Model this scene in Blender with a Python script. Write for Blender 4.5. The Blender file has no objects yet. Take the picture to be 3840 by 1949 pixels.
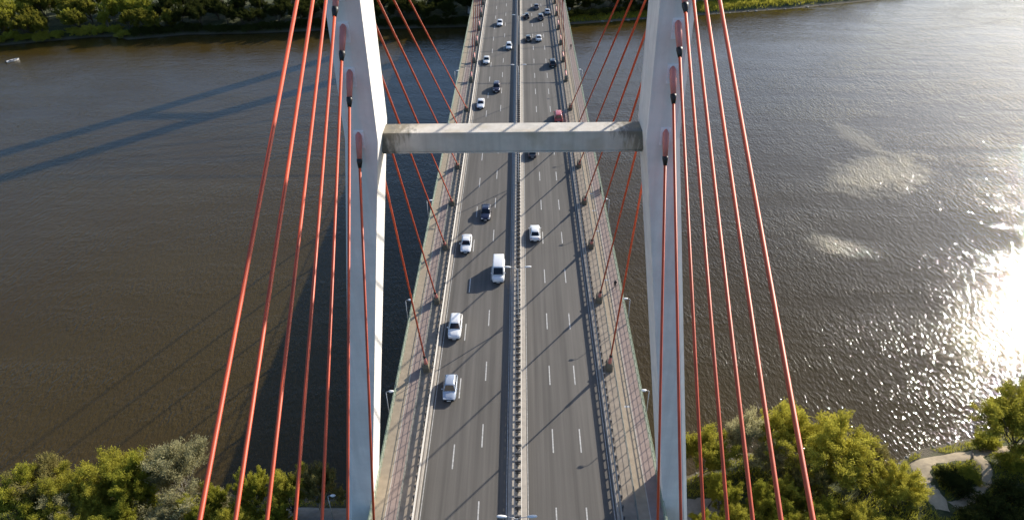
import bpy, math, random
import numpy as np
from mathutils import Matrix, Vector

scene = bpy.context.scene
COL = scene.collection

# ------------------------------------------------------------------ camera
CAM = (0.810, 0.0, 70.373)
FWD = Vector((-0.014695, 0.829410, -0.558446))
RGT = Vector((0.999870, 0.008498, -0.013689))
UP = Vector((0.006608, 0.558575, 0.829428))
cd = bpy.data.cameras.new("camera")
cam = bpy.data.objects.new("camera", cd)
COL.objects.link(cam)
cd.sensor_width = 36.0
cd.lens = 2732.6 / 3840 * 36.0
cd.clip_start = 0.5
cd.clip_end = 8000
cam.matrix_world = Matrix(((RGT.x, UP.x, -FWD.x, CAM[0]), (RGT.y, UP.y, -FWD.y, CAM[1]),
                           (RGT.z, UP.z, -FWD.z, CAM[2]), (0, 0, 0, 1)))
scene.camera = cam

# ------------------------------------------------------------------ sky, sun, exposure
SUN = Vector((1.78, 1.75, 1.0)).normalized()
ELEV = math.asin(SUN.z)
AZ = math.atan2(SUN.x, SUN.y)
world = bpy.data.worlds.new("World")
scene.world = world
world.use_nodes = True
wn = world.node_tree
sky = wn.nodes.new("ShaderNodeTexSky")
sky.sky_type = 'NISHITA'
sky.sun_disc = False
sky.sun_elevation = ELEV
sky.sun_rotation = AZ
sky.air_density = 1.0
sky.dust_density = 1.5
sky.ozone_density = 4.8
bg = wn.nodes["Background"]
wn.links.new(sky.outputs[0], bg.inputs[0])
bg.inputs[1].default_value = 0.13
sd = bpy.data.lights.new("sun", 'SUN')
sd.energy = 5.0
sd.angle = math.radians(0.53)
sd.color = (1.0, 0.92, 0.80)
sun = bpy.data.objects.new("sun", sd)
COL.objects.link(sun)
sun.rotation_euler = SUN.to_track_quat('Z', 'Y').to_euler()
sun.location = (200, 180, 200)
vs = scene.view_settings
vs.view_transform = 'Standard'
vs.look = 'None'
vs.exposure = 0.6
vs.gamma = 1.0
vs.use_curve_mapping = False
scene.cycles.use_denoising = True
scene.cycles.max_bounces = 6
scene.cycles.sample_clamp_indirect = 6.0

# ------------------------------------------------------------------ helpers
def tag(o, label=None, cat=None, group=None, kind=None):
    if label: o["label"] = label
    if cat: o["category"] = cat
    if group: o["group"] = group
    if kind: o["kind"] = kind
    return o

def empty(name, loc=(0, 0, 0), rz=0.0, parent=None):
    o = bpy.data.objects.new(name, None)
    COL.objects.link(o)
    o.location = loc
    o.rotation_euler = (0, 0, rz)
    o.empty_display_size = 0.3
    if parent: o.parent = parent
    return o

class MB:
    """collects geometry for ONE mesh object"""
    def __init__(self):
        self.v = []; self.f = []
    def add(self, vs_, fs_):
        b = len(self.v)
        self.v.extend([tuple(p) for p in vs_])
        self.f.extend([tuple(i + b for i in q) for q in fs_])
        return self
    def box(self, x0, x1, y0, y1, z0, z1):
        return self.add([(x0, y0, z0), (x1, y0, z0), (x1, y1, z0), (x0, y1, z0),
                         (x0, y0, z1), (x1, y0, z1), (x1, y1, z1), (x0, y1, z1)],
                        [(0, 3, 2, 1), (4, 5, 6, 7), (0, 1, 5, 4), (1, 2, 6, 5), (2, 3, 7, 6), (3, 0, 4, 7)])
    def tube(self, pts, rads, n=8, cap=True):
        pts = [Vector(p) for p in pts]
        rings = []
        for i, p in enumerate(pts):
            if i == 0: d = pts[1] - pts[0]
            elif i == len(pts) - 1: d = pts[-1] - pts[-2]
            else: d = pts[i + 1] - pts[i - 1]
            d.normalize()
            a = Vector((0, 0, 1)) if abs(d.z) < 0.9 else Vector((1, 0, 0))
            u = d.cross(a).normalized(); w = d.cross(u)
            r = rads[i] if hasattr(rads, '__len__') else rads
            rings.append([p + (u * math.cos(2 * math.pi * k / n) + w * math.sin(2 * math.pi * k / n)) * r for k in range(n)])
        vs_ = [q for ring in rings for q in ring]
        fs_ = []
        for i in range(len(rings) - 1):
            for k in range(n):
                k2 = (k + 1) % n
                fs_.append((i * n + k, (i + 1) * n + k, (i + 1) * n + k2, i * n + k2))
        if cap:
            fs_.append(tuple(range(n)))
            fs_.append(tuple((len(rings) - 1) * n + k for k in range(n - 1, -1, -1)))
        return self.add(vs_, fs_)
    def loft(self, rings, cap=True):
        n = len(rings[0])
        vs_ = [q for ring in rings for q in ring]
        fs_ = []
        for i in range(len(rings) - 1):
            for k in range(n):
                k2 = (k + 1) % n
                fs_.append((i * n + k, i * n + k2, (i + 1) * n + k2, (i + 1) * n + k))
        if cap:
            fs_.append(tuple(range(n - 1, -1, -1)))
            fs_.append(tuple((len(rings) - 1) * n + k for k in range(n)))
        return self.add(vs_, fs_)
    def mesh(self, name, mat=None, smooth=False, bevel=0):
        me = bpy.data.meshes.new(name)
        me.from_pydata(self.v, [], self.f)
        me.validate()
        if mat: me.materials.append(mat)
        if smooth: me.shade_smooth()
        me.update()
        return me
    def build(self, name, mat, parent=None, smooth=False, bevel=0.0, loc=None):
        o = bpy.data.objects.new(name, self.mesh(name, mat, smooth))
        COL.objects.link(o)
        if parent: o.parent = parent
        if loc: o.location = loc
        if bevel:
            m = o.modifiers.new("bevel", 'BEVEL'); m.width = bevel; m.segments = 2; m.limit_method = 'ANGLE'
            m.harden_normals = False
        return o

def inst(name, me, parent=None, loc=(0, 0, 0), rz=0.0, scale=None, mat=None):
    o = bpy.data.objects.new(name, me)
    COL.objects.link(o)
    o.location = loc
    o.rotation_euler = (0, 0, rz)
    if scale: o.scale = scale
    if parent: o.parent = parent
    if mat:
        o.material_slots[0].link = 'OBJECT'; o.material_slots[0].material = mat
    return o

def np_mesh(name, verts, faces, mat):
    """fast mesh from numpy arrays, faces all of one size"""
    me = bpy.data.meshes.new(name)
    nv, nf, k = len(verts), len(faces), faces.shape[1]
    me.vertices.add(nv); me.vertices.foreach_set("co", verts.astype(np.float32).ravel())
    me.loops.add(nf * k); me.loops.foreach_set("vertex_index", faces.astype(np.int32).ravel())
    me.polygons.add(nf); me.polygons.foreach_set("loop_start", np.arange(0, nf * k, k, dtype=np.int32))
    me.update(calc_edges=True)
    if mat: me.materials.append(mat)
    return me

# ------------------------------------------------------------------ materials
def new_mat(name):
    m = bpy.data.materials.new(name); m.use_nodes = True
    nt = m.node_tree
    return m, nt, nt.nodes["Principled BSDF"]

def N(nt, kind, **kw):
    n = nt.nodes.new(kind)
    for k, v in kw.items():
        if hasattr(n, k): setattr(n, k, v)
        else: n.inputs[k].default_value = v
    return n

def simple(name, col, rough=0.6, metal=0.0, var=0.12, scale=3.0, bump=0.0, coat=0.0):
    m, nt, b = new_mat(name)
    geo = N(nt, "ShaderNodeNewGeometry")
    no = N(nt, "ShaderNodeTexNoise", Scale=scale, Detail=5.0)
    nt.links.new(geo.outputs["Position"], no.inputs["Vector"])
    mr = N(nt, "ShaderNodeMapRange"); mr.inputs[1].default_value = 0.25; mr.inputs[2].default_value = 0.75
    mr.inputs[3].default_value = 1 - var; mr.inputs[4].default_value = 1 + var
    nt.links.new(no.outputs["Fac"], mr.inputs[0])
    mul = N(nt, "ShaderNodeMix", data_type='RGBA', blend_type='MULTIPLY'); mul.inputs[0].default_value = 1
    mul.inputs[6].default_value = (*col, 1)
    nt.links.new(mr.outputs[0], mul.inputs[7])
    nt.links.new(mul.outputs[2], b.inputs["Base Color"])
    b.inputs["Roughness"].default_value = rough
    b.inputs["Metallic"].default_value = metal
    if coat: b.inputs["Coat Weight"].default_value = coat
    if bump:
        bp = N(nt, "ShaderNodeBump", Strength=bump, Distance=0.02)
        nt.links.new(no.outputs["Fac"], bp.inputs["Height"]); nt.links.new(bp.outputs[0], b.inputs["Normal"])
    return m

M = {}
M['red'] = simple("cable_red", (0.52, 0.068, 0.020), 0.5, var=0.22, scale=0.7)
M['socket'] = simple("socket_pink", (0.56, 0.20, 0.165), 0.5, var=0.14, scale=2.0)
M['collar'] = simple("collar_black", (0.012, 0.012, 0.012), 0.5)
M['plate'] = simple("plate_pale", (0.88, 0.87, 0.87), 0.55, var=0.12, scale=4)
M['kerb'] = simple("kerb_concrete", (0.42, 0.375, 0.315), 0.85, var=0.16, scale=1.6, bump=0.2)
M['strip'] = simple("service_strip_concrete", (0.27, 0.225, 0.175), 0.9, var=0.22, scale=1.1, bump=0.2)
M['walk_pink'] = simple("walk_pink", (0.27, 0.205, 0.175), 0.9, var=0.16, scale=1.3, bump=0.2)
M['walk_tan'] = simple("walk_tan", (0.33, 0.265, 0.185), 0.9, var=0.16, scale=1.3, bump=0.2)
M['block'] = simple("anchor_concrete", (0.155, 0.135, 0.095), 0.9, var=0.25, scale=3)
M['deck_side'] = simple("deck_side", (0.33, 0.31, 0.27), 0.8, var=0.15)
M['galv'] = simple("galvanised_steel", (0.27, 0.26, 0.245), 0.6, metal=0.25, var=0.15, scale=2)
M['post'] = simple("post_steel", (0.11, 0.105, 0.10), 0.6, metal=0.2, var=0.15)
M['green_rail'] = simple("green_rail", (0.27, 0.33, 0.22), 0.5, var=0.12)
M['dark_rail'] = simple("dark_rail", (0.16, 0.17, 0.15), 0.5, var=0.1)
M['paint'] = simple("road_paint", (0.46, 0.45, 0.42), 0.75, var=0.4, scale=2.5)
M['lamp'] = simple("lamp_white", (0.72, 0.72, 0.70), 0.4, var=0.05)
M['lamp_pole'] = simple("lamp_pole_grey", (0.42, 0.43, 0.43), 0.45, metal=0.4)
M['tyre'] = simple("tyre", (0.015, 0.015, 0.015), 0.8)
M['rim'] = simple("rim", (0.45, 0.45, 0.46), 0.35, metal=0.8)
M['headlight'] = simple("headlight", (0.75, 0.77, 0.8), 0.12, var=0.02)
M['taillight'] = simple("taillight", (0.35, 0.01, 0.01), 0.2, var=0.02)
M['black_trim'] = simple("black_trim", (0.02, 0.02, 0.02), 0.5)
M['glass'] = simple("car_glass", (0.012, 0.014, 0.018), 0.06, var=0.02)
M['bark'] = simple("bark", (0.085, 0.065, 0.045), 0.95, var=0.3, scale=6)
M['bark_pale'] = simple("bark_pale", (0.26, 0.24, 0.19), 0.95, var=0.25, scale=6)
M['panel'] = simple("panel_dark", (0.03, 0.045, 0.03), 0.5)
M['log'] = simple("dead_wood", (0.09, 0.075, 0.06), 0.95, var=0.3, scale=5)
M['stone'] = simple("stone", (0.26, 0.245, 0.21), 0.9, var=0.3, scale=4)
M['hull'] = simple("hull_white", (0.55, 0.54, 0.52), 0.35, var=0.05)
M['pave'] = simple("riverside_paving", (0.24, 0.235, 0.22), 0.9, var=0.2, scale=1.5)
M['skin'] = simple("skin", (0.45, 0.28, 0.2), 0.6, var=0.04)

def car_paint(name, col, metal=0.0):
    return simple("paint_" + name, col, 0.28, metal=metal, var=0.03, coat=0.6)
PAINT = {k: car_paint(k, *v) for k, v in {
    'white': ((0.74, 0.74, 0.73),), 'warm_white': ((0.70, 0.69, 0.65),), 'silver': ((0.46, 0.47, 0.48), 0.3),
    'pale_blue': ((0.40, 0.45, 0.52), 0.2), 'navy': ((0.012, 0.013, 0.035),), 'black': ((0.012, 0.012, 0.013),),
    'grey': ((0.10, 0.10, 0.11), 0.3), 'plum': ((0.035, 0.025, 0.04),), 'red': ((0.50, 0.10, 0.09),), 'olive': ((0.05, 0.05, 0.04),)}.items()}

def asphalt():
    m, nt, b = new_mat("asphalt")
    geo = N(nt, "ShaderNodeNewGeometry")
    mp = N(nt, "ShaderNodeMapping"); mp.inputs["Scale"].default_value = (1.1, 0.018, 1)
    nt.links.new(geo.outputs["Position"], mp.inputs["Vector"])
    tracks = N(nt, "ShaderNodeTexNoise", Scale=1.0, Detail=4.0, Roughness=0.6)
    nt.links.new(mp.outputs[0], tracks.inputs["Vector"])
    fine = N(nt, "ShaderNodeTexNoise", Scale=9.0, Detail=6.0)
    nt.links.new(geo.outputs["Position"], fine.inputs["Vector"])
    big = N(nt, "ShaderNodeTexNoise", Scale=0.08, Detail=3.0)
    nt.links.new(geo.outputs["Position"], big.inputs["Vector"])
    r1 = N(nt, "ShaderNodeValToRGB")
    r1.color_ramp.elements[0].position = 0.30; r1.color_ramp.elements[0].color = (0.072, 0.065, 0.055, 1)
    r1.color_ramp.elements[1].position = 0.72; r1.color_ramp.elements[1].color = (0.138, 0.125, 0.107, 1)
    nt.links.new(tracks.outputs["Fac"], r1.inputs[0])
    mr = N(nt, "ShaderNodeMapRange"); mr.inputs[3].default_value = 0.82; mr.inputs[4].default_value = 1.18
    nt.links.new(fine.outputs["Fac"], mr.inputs[0])
    mr2 = N(nt, "ShaderNodeMapRange"); mr2.inputs[3].default_value = 0.86; mr2.inputs[4].default_value = 1.14
    nt.links.new(big.outputs["Fac"], mr2.inputs[0])
    mm = N(nt, "ShaderNodeMath", operation='MULTIPLY')
    nt.links.new(mr.outputs[0], mm.inputs[0]); nt.links.new(mr2.outputs[0], mm.inputs[1])
    mul = N(nt, "ShaderNodeMix", data_type='RGBA', blend_type='MULTIPLY'); mul.inputs[0].default_value = 1
    nt.links.new(r1.outputs[0], mul.inputs[6]); nt.links.new(mm.outputs[0], mul.inputs[7])
    nt.links.new(mul.outputs[2], b.inputs["Base Color"])
    b.inputs["Roughness"].default_value = 0.82
    bp = N(nt, "ShaderNodeBump", Strength=0.25, Distance=0.01)
    nt.links.new(fine.outputs["Fac"], bp.inputs["Height"]); nt.links.new(bp.outputs[0], b.inputs["Normal"])
    return m
M['asphalt'] = asphalt()

def concrete_paint(name, col, streak=0.0, moss=False):
    m, nt, b = new_mat(name)
    geo = N(nt, "ShaderNodeNewGeometry")
    mp = N(nt, "ShaderNodeMapping"); mp.inputs["Scale"].default_value = (1.3, 1.3, 0.09)
    nt.links.new(geo.outputs["Position"], mp.inputs["Vector"])
    st = N(nt, "ShaderNodeTexNoise", Scale=1.0, Detail=5.0, Roughness=0.6)
    nt.links.new(mp.outputs[0], st.inputs["Vector"])
    no = N(nt, "ShaderNodeTexNoise", Scale=0.55, Detail=6.0, Roughness=0.65)
    nt.links.new(geo.outputs["Position"], no.inputs["Vector"])
    a = N(nt, "ShaderNodeMath", operation='MULTIPLY'); nt.links.new(st.outputs["Fac"], a.inputs[0]); nt.links.new(no.outputs["Fac"], a.inputs[1])
    mr = N(nt, "ShaderNodeMapRange"); mr.inputs[1].default_value = 0.12; mr.inputs[2].default_value = 0.36
    mr.inputs[3].default_value = 0.86 - streak; mr.inputs[4].default_value = 1.06
    nt.links.new(a.outputs[0], mr.inputs[0])
    mul = N(nt, "ShaderNodeMix", data_type='RGBA', blend_type='MULTIPLY'); mul.inputs[0].default_value = 1
    mul.inputs[6].default_value = (*col, 1); nt.links.new(mr.outputs[0], mul.inputs[7])
    colout = mul.outputs[2]
    if moss:
        # weather stains of the crossbeam: dark growth that keeps to its two ends and to the top edge
        sep = N(nt, "ShaderNodeSeparateXYZ"); nt.links.new(geo.outputs["Position"], sep.inputs[0])
        ab = N(nt, "ShaderNodeMath", operation='ABSOLUTE'); nt.links.new(sep.outputs["X"], ab.inputs[0])
        e1 = N(nt, "ShaderNodeMapRange"); e1.inputs[1].default_value = 6.6; e1.inputs[2].default_value = 11.0
        e1.inputs[3].default_value = -0.25; e1.inputs[4].default_value = 0.52; nt.links.new(ab.outputs[0], e1.inputs[0])
        e2 = N(nt, "ShaderNodeMapRange"); e2.inputs[1].default_value = 44.7; e2.inputs[2].default_value = 45.62
        e2.inputs[3].default_value = -0.12; e2.inputs[4].default_value = 0.13; nt.links.new(sep.outputs["Z"], e2.inputs[0])
        mp2 = N(nt, "ShaderNodeMapping"); mp2.inputs["Scale"].default_value = (3.2, 1.6, 0.8)
        nt.links.new(geo.outputs["Position"], mp2.inputs["Vector"])
        n2 = N(nt, "ShaderNodeTexNoise", Scale=1.0, Detail=6.0, Roughness=0.68); nt.links.new(mp2.outputs[0], n2.inputs["Vector"])
        s1 = N(nt, "ShaderNodeMath", operation='ADD'); nt.links.new(e1.outputs[0], s1.inputs[0]); nt.links.new(e2.outputs[0], s1.inputs[1])
        s2 = N(nt, "ShaderNodeMath", operation='ADD'); nt.links.new(s1.outputs[0], s2.inputs[0]); nt.links.new(n2.outputs["Fac"], s2.inputs[1])
        mk = N(nt, "ShaderNodeMapRange"); mk.inputs[1].default_value = 0.55; mk.inputs[2].default_value = 0.85
        mk.inputs[3].default_value = 0; mk.inputs[4].default_value = 0.85; nt.links.new(s2.outputs[0], mk.inputs[0])
        mx = N(nt, "ShaderNodeMix", data_type='RGBA'); nt.links.new(mk.outputs[0], mx.inputs[0])
        nt.links.new(colout, mx.inputs[6]); mx.inputs[7].default_value = (0.085, 0.08, 0.06, 1)
        # rusty lichen patches
        n3 = N(nt, "ShaderNodeTexNoise", Scale=0.45, Detail=4.0); nt.links.new(geo.outputs["Position"], n3.inputs["Vector"])
        mk2 = N(nt, "ShaderNodeMapRange"); mk2.inputs[1].default_value = 0.5; mk2.inputs[2].default_value = 0.75
        mk2.inputs[4].default_value = 0.6; nt.links.new(n3.outputs["Fac"], mk2.inputs[0])
        mx2 = N(nt, "ShaderNodeMix", data_type='RGBA'); nt.links.new(mk2.outputs[0], mx2.inputs[0])
        nt.links.new(mx.outputs[2], mx2.inputs[6]); mx2.inputs[7].default_value = (0.36, 0.29, 0.17, 1)
        colout = mx2.outputs[2]
    nt.links.new(colout, b.inputs["Base Color"])
    b.inputs["Roughness"].default_value = 0.7
    return m
M['pylon'] = concrete_paint("pylon_paint", (0.78, 0.745, 0.695), 0.0)
M['beam'] = concrete_paint("crossbeam_paint", (0.61, 0.565, 0.485), 0.05, moss=True)

def water():
    m, nt, b = new_mat("river_water")
    geo = N(nt, "ShaderNodeNewGeometry")
    L = nt.links.new
    def noise(scale, detail, rot, sx, sy, rough=0.5):
        mp = N(nt, "ShaderNodeMapping"); mp.inputs["Scale"].default_value = (sx, sy, 1)
        mp.inputs["Rotation"].default_value = (0, 0, math.radians(rot))
        L(geo.outputs["Position"], mp.inputs["Vector"])
        n = N(nt, "ShaderNodeTexNoise", Scale=scale, Detail=detail, Roughness=rough)
        L(mp.outputs[0], n.inputs["Vector"]); return n.outputs["Fac"]
    def mrange(src, a, b_, c, d, smooth=False):
        r = N(nt, "ShaderNodeMapRange")
        if smooth: r.interpolation_type = 'SMOOTHSTEP'
        for i, v in enumerate((a, b_, c, d)): r.inputs[i + 1].default_value = v
        L(src, r.inputs[0]); return r.outputs[0]
    def math2(op, a, c):
        n = N(nt, "ShaderNodeMath", operation=op)
        for i, s in enumerate((a, c)):
            if isinstance(s, (int, float)): n.inputs[i].default_value = s
            else: L(s, n.inputs[i])
        return n.outputs[0]
    ripple = noise(1.0, 2.2, 40, 2.1, 0.95, 0.55)
    chop = noise(1.0, 1.5, 20, 0.6, 0.25)
    fine = noise(4.0, 1.0, 55, 1.0, 0.7)
    swell = noise(0.06, 2.0, 10, 1.0, 0.5)
    gust = noise(0.022, 3.0, 24, 1.0, 1.8)
    lane = noise(0.07, 4.0, 14, 0.45, 1.5, 0.6)
    gfac = mrange(gust, 0.34, 0.66, 0.85, 1.15, True)
    gfac = math2('MULTIPLY', gfac, mrange(lane, 0.36, 0.64, 0.7, 1.15, True))
    # pale patches: base colour lightened towards tan, ripples made stronger
    def pale_patch(cx, cy, rx, ry, rot):
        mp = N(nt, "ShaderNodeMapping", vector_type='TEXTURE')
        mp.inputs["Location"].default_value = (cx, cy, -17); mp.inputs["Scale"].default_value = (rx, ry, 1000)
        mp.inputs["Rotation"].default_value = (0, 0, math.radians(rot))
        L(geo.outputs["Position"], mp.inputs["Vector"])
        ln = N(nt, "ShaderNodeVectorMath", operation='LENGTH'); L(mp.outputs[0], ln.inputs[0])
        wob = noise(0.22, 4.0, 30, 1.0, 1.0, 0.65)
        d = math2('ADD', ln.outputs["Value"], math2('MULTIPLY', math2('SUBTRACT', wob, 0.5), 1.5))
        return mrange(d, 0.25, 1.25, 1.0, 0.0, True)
    sh = math2('MAXIMUM', math2('MAXIMUM', pale_patch(89.5, 163.5, 17, 9.5, 32), pale_patch(67.5, 130, 7, 4, -30)), math2('MULTIPLY', pale_patch(92, 184, 4, 12, 14), 0.45))
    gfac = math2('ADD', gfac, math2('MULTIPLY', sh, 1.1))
    h = math2('ADD', math2('MULTIPLY', ripple, 0.85), math2('ADD', math2('MULTIPLY', chop, 0.38), math2('MULTIPLY', fine, 0.13)))
    h = math2('MULTIPLY', h, gfac)
    h = math2('ADD', h, math2('MULTIPLY', swell, 0.8))
    bp = N(nt, "ShaderNodeBump", Strength=1.0, Distance=0.165)
    L(h, bp.inputs["Height"])
    # silt
    silt = noise(0.012, 4.0, 15, 1.0, 2.0)
    ramp = N(nt, "ShaderNodeValToRGB")
    ramp.color_ramp.elements[0].position = 0.32; ramp.color_ramp.elements[0].color = (0.047, 0.031, 0.007, 1)
    ramp.color_ramp.elements[1].position = 0.70; ramp.color_ramp.elements[1].color = (0.061, 0.043, 0.013, 1)
    L(silt, ramp.inputs[0])
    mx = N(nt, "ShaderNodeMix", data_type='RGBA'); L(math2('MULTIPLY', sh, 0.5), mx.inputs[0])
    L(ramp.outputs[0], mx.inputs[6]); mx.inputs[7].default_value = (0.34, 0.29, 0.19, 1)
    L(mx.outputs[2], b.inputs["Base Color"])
    b.inputs["Roughness"].default_value = 0.04
    b.inputs["IOR"].default_value = 1.333
    L(bp.outputs[0], b.inputs["Normal"])
    return m
M['water'] = water()

def ground_mat(name, wet_z):
    m, nt, b = new_mat(name)
    geo = N(nt, "ShaderNodeNewGeometry"); L = nt.links.new
    sep = N(nt, "ShaderNodeSeparateXYZ"); L(geo.outputs["Position"], sep.inputs[0])
    n1 = N(nt, "ShaderNodeTexNoise", Scale=0.35, Detail=6.0, Roughness=0.65); L(geo.outputs["Position"], n1.inputs["Vector"])
    n2 = N(nt, "ShaderNodeTexNoise", Scale=2.4, Detail=6.0, Roughness=0.7); L(geo.outputs["Position"], n2.inputs["Vector"])
    g = N(nt, "ShaderNodeValToRGB")
    e = g.color_ramp.elements
    e[0].position = 0.34; e[0].color = (0.030, 0.038, 0.012, 1)
    e[1].position = 0.58; e[1].color = (0.075, 0.085, 0.022, 1)
    e.new(0.74).color = (0.17, 0.145, 0.085, 1)
    ad = N(nt, "ShaderNodeMath", operation='ADD'); L(n1.outputs["Fac"], ad.inputs[0])
    mu = N(nt, "ShaderNodeMath", operation='MULTIPLY_ADD'); L(n2.outputs["Fac"], mu.inputs[0]); mu.inputs[1].default_value = 0.35; mu.inputs[2].default_value = -0.175
    L(mu.outputs[0], ad.inputs[1]); L(ad.outputs[0], g.inputs[0])
    sandm = N(nt, "ShaderNodeMapRange"); sandm.inputs[1].default_value = wet_z + 0.15; sandm.inputs[2].default_value = wet_z + 0.75
    sandm.inputs[3].default_value = 1; sandm.inputs[4].default_value = 0
    zz = N(nt, "ShaderNodeMath", operation='MULTIPLY_ADD'); L(n1.outputs["Fac"], zz.inputs[0]); zz.inputs[1].default_value = 1.2
    L(sep.outputs["Z"], zz.inputs[2])
    z2 = N(nt, "ShaderNodeMath", operation='SUBTRACT'); L(zz.outputs[0], z2.inputs[0]); z2.inputs[1].default_value = 0.6
    L(z2.outputs[0], sandm.inputs[0])
    mx = N(nt, "ShaderNodeMix", data_type='RGBA'); L(sandm.outputs[0], mx.inputs[0]); L(g.outputs[0], mx.inputs[6])
    mx.inputs[7].default_value = (0.12, 0.10, 0.065, 1)
    L(mx.outputs[2], b.inputs["Base Color"]); b.inputs["Roughness"].default_value = 0.95
    bp = N(nt, "ShaderNodeBump", Strength=0.8, Distance=0.25); L(n2.outputs["Fac"], bp.inputs["Height"]); L(bp.outputs[0], b.inputs["Normal"])
    return m
M['ground'] = ground_mat("bank_ground", -14.4)
M['sand'] = simple("path_sand", (0.36, 0.29, 0.19), 0.95, var=0.2, scale=1.8, bump=0.4)

def leaf_mat(name, c0, c1, trans=0.35):
    m = bpy.data.materials.new(name); m.use_nodes = True
    nt = m.node_tree; L = nt.links.new
    for n in list(nt.nodes):
        if n.type != 'OUTPUT_MATERIAL': nt.nodes.remove(n)
    out = [n for n in nt.nodes if n.type == 'OUTPUT_MATERIAL'][0]
    geo = N(nt, "ShaderNodeNewGeometry")
    oi = N(nt, "ShaderNodeObjectInfo")
    no = N(nt, "ShaderNodeTexNoise", Scale=0.8, Detail=3.0); L(geo.outputs["Position"], no.inputs["Vector"])
    a = N(nt, "ShaderNodeMath", operation='MULTIPLY_ADD'); L(geo.outputs["Random Per Island"], a.inputs[0]); a.inputs[1].default_value = 0.45
    k = N(nt, "ShaderNodeMath", operation='MULTIPLY_ADD'); L(no.outputs["Fac"], k.inputs[0]); k.inputs[1].default_value = 1.0; k.inputs[2].default_value = -0.35
    L(k.outputs[0], a.inputs[2])
    a2 = N(nt, "ShaderNodeMath", operation='MULTIPLY_ADD'); L(oi.outputs["Random"], a2.inputs[0]); a2.inputs[1].default_value = 0.3; L(a.outputs[0], a2.inputs[2])
    r = N(nt, "ShaderNodeMix", data_type='RGBA'); r.clamp_factor = True
    L(a2.outputs[0], r.inputs[0]); r.inputs[6].default_value = (*c0, 1); r.inputs[7].default_value = (*c1, 1)
    d = N(nt, "ShaderNodeBsdfDiffuse"); t = N(nt, "ShaderNodeBsdfTranslucent")
    L(r.outputs[2], d.inputs[0]); L(r.outputs[2], t.inputs[0])
    mx = N(nt, "ShaderNodeMixShader"); mx.inputs[0].default_value = trans
    L(d.outputs[0], mx.inputs[1]); L(t.outputs[0], mx.inputs[2]); L(mx.outputs[0], out.inputs[0])
    return m
LEAF = {
    'yellow': leaf_mat("leaf_yellow", (0.27, 0.26, 0.04), (0.55, 0.49, 0.075), 0.52),
    'green': leaf_mat("leaf_green", (0.21, 0.22, 0.03), (0.45, 0.42, 0.06), 0.52),
    'silver': leaf_mat("leaf_silver", (0.25, 0.235, 0.11), (0.54, 0.49, 0.27), 0.5),
    'olive': leaf_mat("leaf_olive", (0.15, 0.135, 0.04), (0.34, 0.29, 0.10), 0.48),
    'farlit': leaf_mat("leaf_far_bank", (0.12, 0.125, 0.02), (0.30, 0.27, 0.045), 0.48),
    'dark': leaf_mat("leaf_dark", (0.026, 0.034, 0.010), (0.085, 0.092, 0.022), 0.38)}

# ------------------------------------------------------------------ river and banks
WZ = -14.4
KB = 0.970          # bank positions were measured for a lower water level
def kx(x): return 0.81 + (x - 0.81) * KB
def ky(y): return y * KB
near_tab = np.array([(-3000, 40), (-300, 52), (-120, 66), (-80, 68), (-65, 68.5), (-50, 69.5), (-36, 68.5), (-28, 68), (0, 69), (25, 72), (34, 76.5),
                     (45, 76.5), (51, 73.2), (53.5, 71.5), (56, 73.7), (60.6, 76.9), (68, 78.6), (80, 81.8), (140, 92), (400, 120), (3000, 160)], float)
far_tab = np.array([(-3000, 150), (-500, 215), (-260, 268), (-204, 283), (-172, 292.5), (-164, 293), (-156, 288.5), (-135, 294.5), (-110, 295), (-81, 298), (23, 303),
                    (62, 311), (97, 318), (121, 323), (147, 331), (200, 346), (500, 400), (3000, 700)], float)
for _t in (near_tab, far_tab):
    _t[:, 0] = kx(_t[:, 0]); _t[:, 1] = ky(_t[:, 1])
def yN(x): return np.interp(x, near_tab[:, 0], near_tab[:, 1])
def yF(x): return np.interp(x, far_tab[:, 0], far_tab[:, 1])
rng = np.random.default_rng(7)
def wob(x, y): return (np.sin(x * 0.31 + y * 0.17) + np.sin(x * 0.13 - y * 0.41 + 1.3) + 0.6 * np.sin(x * 0.9 + y * 0.7)) * 0.16
def bank_height(d, x, y, rise=1.9, run=5.5):
    """d = metres inland from the water's edge"""
    t = np.clip(d / run, -1, 1)
    z = np.where(d < 0, WZ + d * 0.35, WZ + rise * (t * t * (3 - 2 * t)))
    return z + np.where(d > 0.6, wob(x, y) * np.clip((d - .6) / 3, 0, 1), 0)
def bank(name, xs, ds, fy, sgn):
    X, Dd = np.meshgrid(xs, ds, indexing='ij')
    Y = fy(X) + sgn * Dd
    Z = bank_height(Dd, X, Y)
    nx, nd = X.shape
    V = np.stack([X, Y, Z], -1).reshape(-1, 3)
    i = np.arange(nx * nd).reshape(nx, nd)
    F = np.stack([i[:-1, :-1], i[1:, :-1], i[1:, 1:], i[:-1, 1:]], -1).reshape(-1, 4)
    if sgn < 0: F = F[:, ::-1]
    o = bpy.data.objects.new(name, np_mesh(name, V, F, M['ground'])); COL.objects.link(o)
    o.data.shade_smooth()
    return tag(o, kind='structure')
xs = np.concatenate([[-3000, -1500, -700, -400, -300], np.arange(-260, 261, 1.6), [300, 400, 700, 1500, 3000]])
ds = np.concatenate([[-8, -4, -2, -1, -.5, 0, .3, .6], np.arange(1, 30, 1.0), np.arange(30, 70, 4), [80, 120, 200, 500, 1500, 3500]])
bank("near_bank", xs, ds, yN, -1)
bank("far_bank", xs, ds, yF, 1)
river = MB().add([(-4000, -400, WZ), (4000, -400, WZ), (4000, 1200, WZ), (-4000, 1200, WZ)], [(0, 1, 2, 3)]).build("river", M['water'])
tag(river, "brown silty river with ripples and sun glitter under the bridge", None, None, 'structure')
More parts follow.
